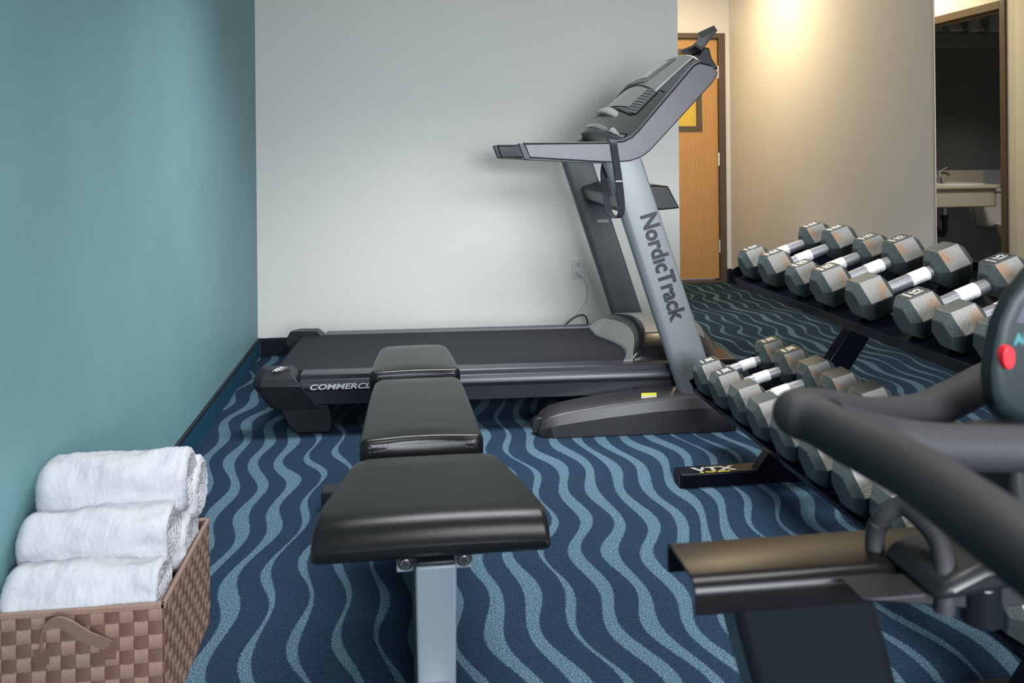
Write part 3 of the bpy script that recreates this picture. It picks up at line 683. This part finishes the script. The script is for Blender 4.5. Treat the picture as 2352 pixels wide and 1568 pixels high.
# ------------------------------------------------------------------ dumbbells
def hexring(x, r, dy=0.):
    return [(x, r*math.cos(PI/3*k), r*math.sin(PI/3*k)) for k in range(6)]
def make_head(sgn, F, Lh):
    R = F/math.sqrt(3)          # F: flat to flat
    xs = [(-Lh/2-.010, R*.64), (-Lh/2+.012, R), (Lh/2-.012, R), (Lh/2+.008, R*.56)]
    b = MB(); b.rings([hexring(x, r) for x, r in xs])
    return b
def dumbbell(label, loc, ang, F=.112, L=.25, Lh=.090, num='25', roll=0, group='hex dumbbells on the rack', yaw=0., plate=True, stick=.0):
    root = thing('hex_dumbbell', label, 'dumbbell', loc, 0, group)
    root.rotation_euler = (0, -ang, yaw)
    for s, x in ((-1, 0), (1, L)):
        b = make_head(s, F, Lh)
        vs = [(x+v[0]*(1 if s < 0 else -1), v[1], v[2]) for v in b.v]
        me = MB().add(vs, b.f)
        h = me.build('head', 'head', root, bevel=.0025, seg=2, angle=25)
        h.data.materials.append(M['head_lit'])
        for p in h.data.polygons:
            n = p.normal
            if abs(n.x) < .2 and n.z > .3 and n.y < -.3: p.material_index = 1  # upper near face gets the colour with light painted in
        if plate:
            z = F/2
            pl = MB().box(x-.027, x+.027, -.022, .022, z-.0005, z+.0008).build('number_plate', 'plate', h, smooth=False)
            MB().box(x-.031, x+.031, -.026, -.0225, z-.0005, z+.0018).box(x-.031, x+.031, .0225, .026, z-.0005, z+.0018).box(x-.031, x-.0275, -.026, .026, z-.0005, z+.0018).box(x+.0275, x+.031, -.026, .026, z-.0005, z+.0018).build('plate_rim', 'head', h, smooth=False)
            MB().box(x-.023, x-.017, -.018, .018, z, z+.0022).build('raised_bar', 'number', h, smooth=False)
            text_obj('raised_number', num, .038, frame_mtx((x+.020, -.019, z+.0008), (0, 1, 0), (-1, 0, 0)), 'number', h, bold=.001, ext=.0010, sx=.95)
    pts = [(Lh/2-.005+(L-Lh+.01)*k/12, 0, 0) for k in range(13)]
    rr = [.0165+.0018*math.sin(PI*k/12) for k in range(13)]
    MB().tube(pts, rr, 16, cap=False).build('handle', 'handle', root)
    if stick is not None:
        sx_ = L/2+stick; st = MB(); rs = []
        for x in (sx_-.028, sx_+.028):
            rs.append([(x, .0192*math.cos(t), .0192*math.sin(t)) for t in [2*PI*k/20 for k in range(20)]])
        so = st.rings(rs, cap=False).build('price_sticker', 'label', root)
        bc = MB()
        for k, wd in enumerate((.0012, .0006, .0018, .0008, .0012, .0006, .0016, .0008)):
            x = sx_-.014+k*.0038; rs = []
            for xx in (x, x+wd): rs.append([(xx, .0195*math.cos(t), .0195*math.sin(t)) for t in [math.radians(a) for a in (200, 212, 224, 236, 248)]])
            bc.rings(rs, cap=False, closed=False)
        bc.build('barcode', 'barcode', so, smooth=False)
    return root
ordn = ['farthest', 'second from the far end', 'third from the far end', 'fourth from the far end', 'fifth from the far end', 'sixth from the far end', 'seventh from the far end', 'eighth from the far end', 'ninth from the far end', 'nearest']
unum = ['12', '12', '15', '15', '20', '15', '20', '25', '25', '25']
lnum = ['30', '30', '35', '35', '40', '40', '45', '45', '50', '50']
for i, y in enumerate(UY):
    F = [.108, .112, .100, .112, .112, .105, .102, .100, .11, .11][i]
    pl = i not in (4, 6, 7)
    yv = [-.02, .0, .01, .0, .0, .01, .0, .0, 0, 0][i]
    ca, sa = math.cos(ang_u), math.sin(ang_u); dn = F/2-.058
    dumbbell('grey hex dumbbell on the upper rack shelf, %s%s' % (ordn[i], '' if i in (0, 9) else ' of its row'), (1.279-dn*sa, y, .725+dn*ca), ang_u, F, .243, .088, unum[i], yaw=yv, plate=pl, group='hex dumbbells on the upper shelf', stick=[-.02, -.02, -.01, .02, .03, .01, 0, 0, 0, 0][i])
for i, y in enumerate(LY):
    F = [.122, .126, .130, .130, .132, .132, .134, .134, .134, .134][i]
    ca, sa = math.cos(ang_l), math.sin(ang_l); dn = F/2-.0755
    dumbbell('grey hex dumbbell on the lower rack shelf, %s%s' % (ordn[i], '' if i in (0, 9) else ' of its row'), (1.12-dn*sa, y, .313+dn*ca), ang_l, F, .246, .094, lnum[i], yaw=0, plate=i < 2, group='hex dumbbells on the lower shelf', stick=[.02, .0, -.01, 0, 0, 0, 0, 0, 0, 0][i])

# ------------------------------------------------------------------ towel basket
bk_ = thing('towel_basket', 'brown woven storage basket full of rolled towels against the teal wall', 'basket', (-.80, 1.79, 0))
BW, BD, BH = .325, .40, .25
sh = MB().box(.004, BW-.004, .004, .008, .0, BH-.004).box(.004, BW-.004, BD-.008, BD-.004, 0, BH-.004).box(.004, .008, .004, BD-.004, 0, BH-.004).box(BW-.008, BW-.004, .004, BD-.004, 0, BH-.004).box(.004, BW-.004, .004, BD-.004, 0, .006)
sh.build('inner_shell', 'wicker_in', bk_, smooth=False)
def weave(nu, nv, P, m1, m2):
    """P(u,v,n)->Vector; u,v in cells"""
    ns = 4
    def strip(along_u, k, m):
        b = MB(); rs = []; N_ = nu if along_u else nv
        for i in range(N_*ns+1):
            t = i/ns; ph = (t+k+(0 if along_u else 1))*PI
            off = .0022*math.sin(ph+0.0)*1.0
            a, c = k+.03, k+.97
            # plateau-like over/under
            off = .0020*max(-1, min(1, 1.8*math.sin(PI*(t)+PI*k+(0 if along_u else PI))))
            if along_u: q = [P(t, a, off), P(t, c, off), P(t, c, off+.0014), P(t, a, off+.0014)]
            else: q = [P(a, t, off), P(c, t, off), P(c, t, off+.0014), P(a, t, off+.0014)]
            rs.append(q)
        b.rings(rs).build('woven_band', m, bk_, angle=60)
    for k in range(nv): strip(True, k, m1)
    for k in range(nu): strip(False, k, m2)
cw = .027; ch_ = BH/9.2
nu = 12; cw = BW/nu
weave(12, 9, lambda u, v, n: Vector((u*cw, -.001-n-.0, v*ch_)), 'wicker', 'wicker_v')
cd = BD/15
weave(15, 9, lambda u, v, n: Vector((BW+.001+n, u*cd, v*ch_)), 'wicker', 'wicker_v')
rm = MB()
for a in ((-.004, BW+.004, -.005, .004), (-.004, BW+.004, BD-.004, BD+.004), (-.004, .004, -.004, BD+.004), (BW-.003, BW+.0055, -.005, BD+.004)):
    rm.box(a[0], a[1], a[2], a[3], BH-.0095, BH+.001)
rm.build('rim', 'wicker_v', bk_, bevel=.0012)
hpth = spline([(.100, -.004, .168), (.101, -.010, .195), (.112, -.026, .228), (.140, -.038, .246), (.168, -.040, .236), (.192, -.032, .212), (.214, -.016, .190), (.226, -.006, .176)], 6)
ribbon(hpth, (.006, -.006, .0135), .0011).build('handle', 'wicker_v', bk_)
for x in (.100, .223):
    MB().box(x-.015, x+.015, -.0065, -.005, .150, .180).build('handle_stitch_patch', 'wicker', bk_, bevel=.001)
# rolled towels
def towel(label, x0, x1, y, z, r, seed, ry=1.0, group='rolled towels in the basket'):
    nx, na = 84, 72; rs = []; rnd = random.Random(seed); o = rnd.uniform(0, 50)
    L_ = x1-x0
    def end(t, e): return max(0, min(1, t/e))
    prof = []
    # spiral end face towards +x, dome both ends
    xs = []
    er = r*.55
    for k in range(9): a = PI/2*k/8; xs.append((x0+er*(1-math.cos(a)), (r-er)+er*math.sin(a)))
    for k in range(1, nx): xs.append((x0+er+(L_-1.35*er)*k/nx, r))
    for k in range(9): a = PI/2*k/8; xs.append((x1-.35*er+.35*er*math.sin(a), (r-.4*er)+.4*er*math.cos(a)))
    for k in range(1, 16):
        q = 1-k/16; xs.append((x1-.004*math.sin(q*PI*5)**2-.012*(1-q), (r-.4*er)*q))
    for x, rr in xs:
        ring = []
        for j in range(na):
            t = 2*PI*j/na
            f = noise.noise(Vector((x*9+o, math.cos(t)*1.3, math.sin(t)*1.3)))*.012+noise.noise(Vector((x*34+o, math.cos(t)*2.5, math.sin(t)*2.5)))*.004
            flap = .006*math.exp(-((((t-3.6) % (2*PI)))*2.2)) # edge of the outer layer
            rad = rr*(1+f/r*min(1, rr/r)) + flap*(rr/r)
            fz = (noise.noise(Vector((x*260+o, j*1.9, rr*200)))*.0019 + noise.noise(Vector((x*520+o, j*3.9, rr*300)))*.0012)*(1 if rr > .004 else 0)
            sg = 1-.10*max(0, -math.sin(t))
            ring.append((x+fz+(.0035*math.sin(t+rr*700)*(1 if rr < r*.82 and x > (x0+x1)/2 else 0)), y+(rad+fz)*ry*math.cos(t), z+(rad+fz)*sg*math.sin(t)))
        rs.append(ring)
    ox, oy, oz = (x0+x1)/2, y, z
    rs = [[(a-ox, b-oy, c-oz) for a, b, c in r_] for r_ in rs]
    t_ = MB().rings(rs).build('rolled_towel', 'towel', angle=180)
    t_.location = (ox, oy, oz)
    tag(t_, label, 'towel', group); return t_
towel('white rolled towel lowest in front of the stack, at the basket rim', -.795, -.492, 1.868, .247, .062, 1, 1.1)
towel('white rolled towel in the middle of the front stack', -.795, -.492, 1.945, .325, .063, 2, 1.1)
towel('white rolled towel on top of the front stack', -.790, -.475, 2.03, .405, .066, 3, 1.1)
towel('white rolled towel behind the top roll, its end showing at the right', -.78, -.470, 2.115, .355, .068, 4, 1.0)
towel('white rolled towel wedged low at the rear of the basket', -.78, -.482, 2.06, .262, .070, 5, 1.0)

# ------------------------------------------------------------------ exercise bike (foreground right)
cmat = camo.matrix_world.to_3x3()
bx = thing('exercise_bike', 'black exercise bike with foam grip handlebars in the right foreground', 'exercise bike', (.75, .95, 0))
BXO = Vector((.75, .95, 0))
def rel(pts): return [Vector(p)-BXO for p in pts]
near = [(.341, .723, .899), (.352, .708, .897), (.356, .681, .895), (.356, .62, .899), (.350, .56, .906), (.337, .481, .912), (.331, .432, .913), (.335, .36, .905), (.36, .30, .89), (.42, .27, .88)]
MB().tube(spline(rel(near), 6), .0208, 20).build('foam_grip', 'foam', bx)
far = [(.352, .715, .897), (.341, .726, .899), (.367, .750, .893), (.406, .785, .879), (.464, .828, .859), (.541, .869, .846), (.612, .900, .853), (.662, .924, .861), (.71, .938, .869), (.76, .945, .875)]
MB().tube(spline(rel(far), 6), .0205, 20).build('foam_grip', 'foam', bx)
cr = [(.364, .715, .893), (.395, .728, .879), (.432, .742, .867), (.467, .740, .860), (.498, .738, .857), (.537, .735, .855), (.60, .73, .852)]
MB().tube(spline(rel(cr), 6), .0210, 20).build('handlebar_stem', 'foam', bx)
MB().tube(spline(rel([(.70, .82, .92), (.70, .85, .90), (.70, .89, .88), (.70, .936, .868)]), 5), .019, 14).build('handlebar_stem', 'bike', bx)
cs_ = [(.565, .934), (.561, .909), (.563, .883), (.572, .864), (.591, .852), (.62, .849), (.74, .85), (.75, 1.10), (.68, 1.09), (.640, 1.045), (.602, 1.005), (.584, .985), (.571, .960)]
bk2 = [(x*1.05, 1.13-(1.13-z)*1.05) for x, z in cs_]
cxm, czm = .66, .95
cn = MB().rings([[(cxm+(x-cxm)*k-BXO.x, yy-BXO.y, czm+(z-czm)*k) for x, z in pl] for pl, yy, k in ((cs_, .783, .84), (cs_, .790, .93), (bk2, .812, 1.0), (bk2, .835, .97))]).build('console', 'bike', bx, bevel=.004, seg=2, angle=50)
MB().tube([(.583-BXO.x, .787-BXO.y, .926), (.583-BXO.x, .777-BXO.y, .926)], [.0072, .0062], 24, up=(0, 0, 1), flat=1.75).build('red_button', 'red', cn, bevel=.001)
MB().prism([(.592-BXO.x, .958), (.66-BXO.x, .945), (.66-BXO.x, 1.05), (.612-BXO.x, .992)], .781-BXO.y, .786-BXO.y).build('display_window', 'lcd', cn, bevel=.002)
text_obj('brand_mark', 'AI', .014, frame_mtx((.592-BXO.x, .7822-BXO.y, .938), (1, 0, 0), (0, 0, 1)), 'tealink', cn, bold=.001)
MB().rings([[(x-BXO.x, y-BXO.y, z) for x, y in ((a, .728), (b, .728), (b, .80), (a, .80))] for a, b, z in ((.549, .63, .862), (.549, .64, .775), (.72, .82, .66), (1.0, 1.10, .02))]).build('main_post', 'pocket', bx, bevel=.006)
# seat slider channel
ch = MB(); cx0, cx1 = .297, .545
prof = [(.868, .650), (.868, .669)]+[(.884-.016*math.cos(a), .669+.016*math.sin(a)) for a in [math.radians(d) for d in (12, 24, 36, 48, 60, 72, 84)]]+[(.886, .685), (.957, .685), (.963, .682), (.966, .676), (.966, .650), (.962, .650), (.962, .676), (.957, .681), (.886, .681), (.877, .677), (.872, .669), (.872, .650)]
MB().prism([(y-BXO.y, z) for y, z in prof], cx0-BXO.x, .80-BXO.x, 'x').build('seat_slider_channel', 'bike_metal', bx, angle=50)
MB().rings([[(x-BXO.x+dx, y-BXO.y, z) for x, y in ((.338, .880), (.497, .880), (.497, .955), (.338, .955))] for dx, z in ((0, .668), (.24*.70, .03))]).build('seat_post', 'gloss_black', bx, bevel=.012, seg=3)
MB().box(.38-BXO.x, .80-BXO.x, .84-BXO.y, .99-BXO.y, 0.0, .04).build('floor_foot', 'gloss_black', bx, bevel=.01)
lp = [(.522, .915, .655), (.519, .912, .675), (.520, .912, .702), (.524, .901, .727), (.538, .889, .740), (.546, .868, .735), (.551, .847, .722), (.546, .828, .708), (.538, .814, .688), (.535, .812, .665)]
MB().tube(spline(rel(lp), 6), .0105, 14).build('adjustment_loop', 'foam', bx)
MB().prism([(.515-BXO.x, .682), (.53-BXO.x, .700), (.57-BXO.x, .716), (.72-BXO.x, .716), (.72-BXO.x, .69), (.60-BXO.x, .690)], .795-BXO.y, .90-BXO.y).build('seat_bracket', 'plastic', bx, bevel=.010)
MB().tube([(.580-BXO.x, .82-BXO.y, .648), (.580-BXO.x, .82-BXO.y, .69)], .020, 20).build('adjustment_knob', 'gloss_black', bx, bevel=.003)
MB().prism([(.45-BXO.x, .682), (.64-BXO.x, .684), (.64-BXO.x, .662), (.56-BXO.x, .665)], .815-BXO.y, .86-BXO.y).build('lower_plate', 'pocket', bx, bevel=.002)
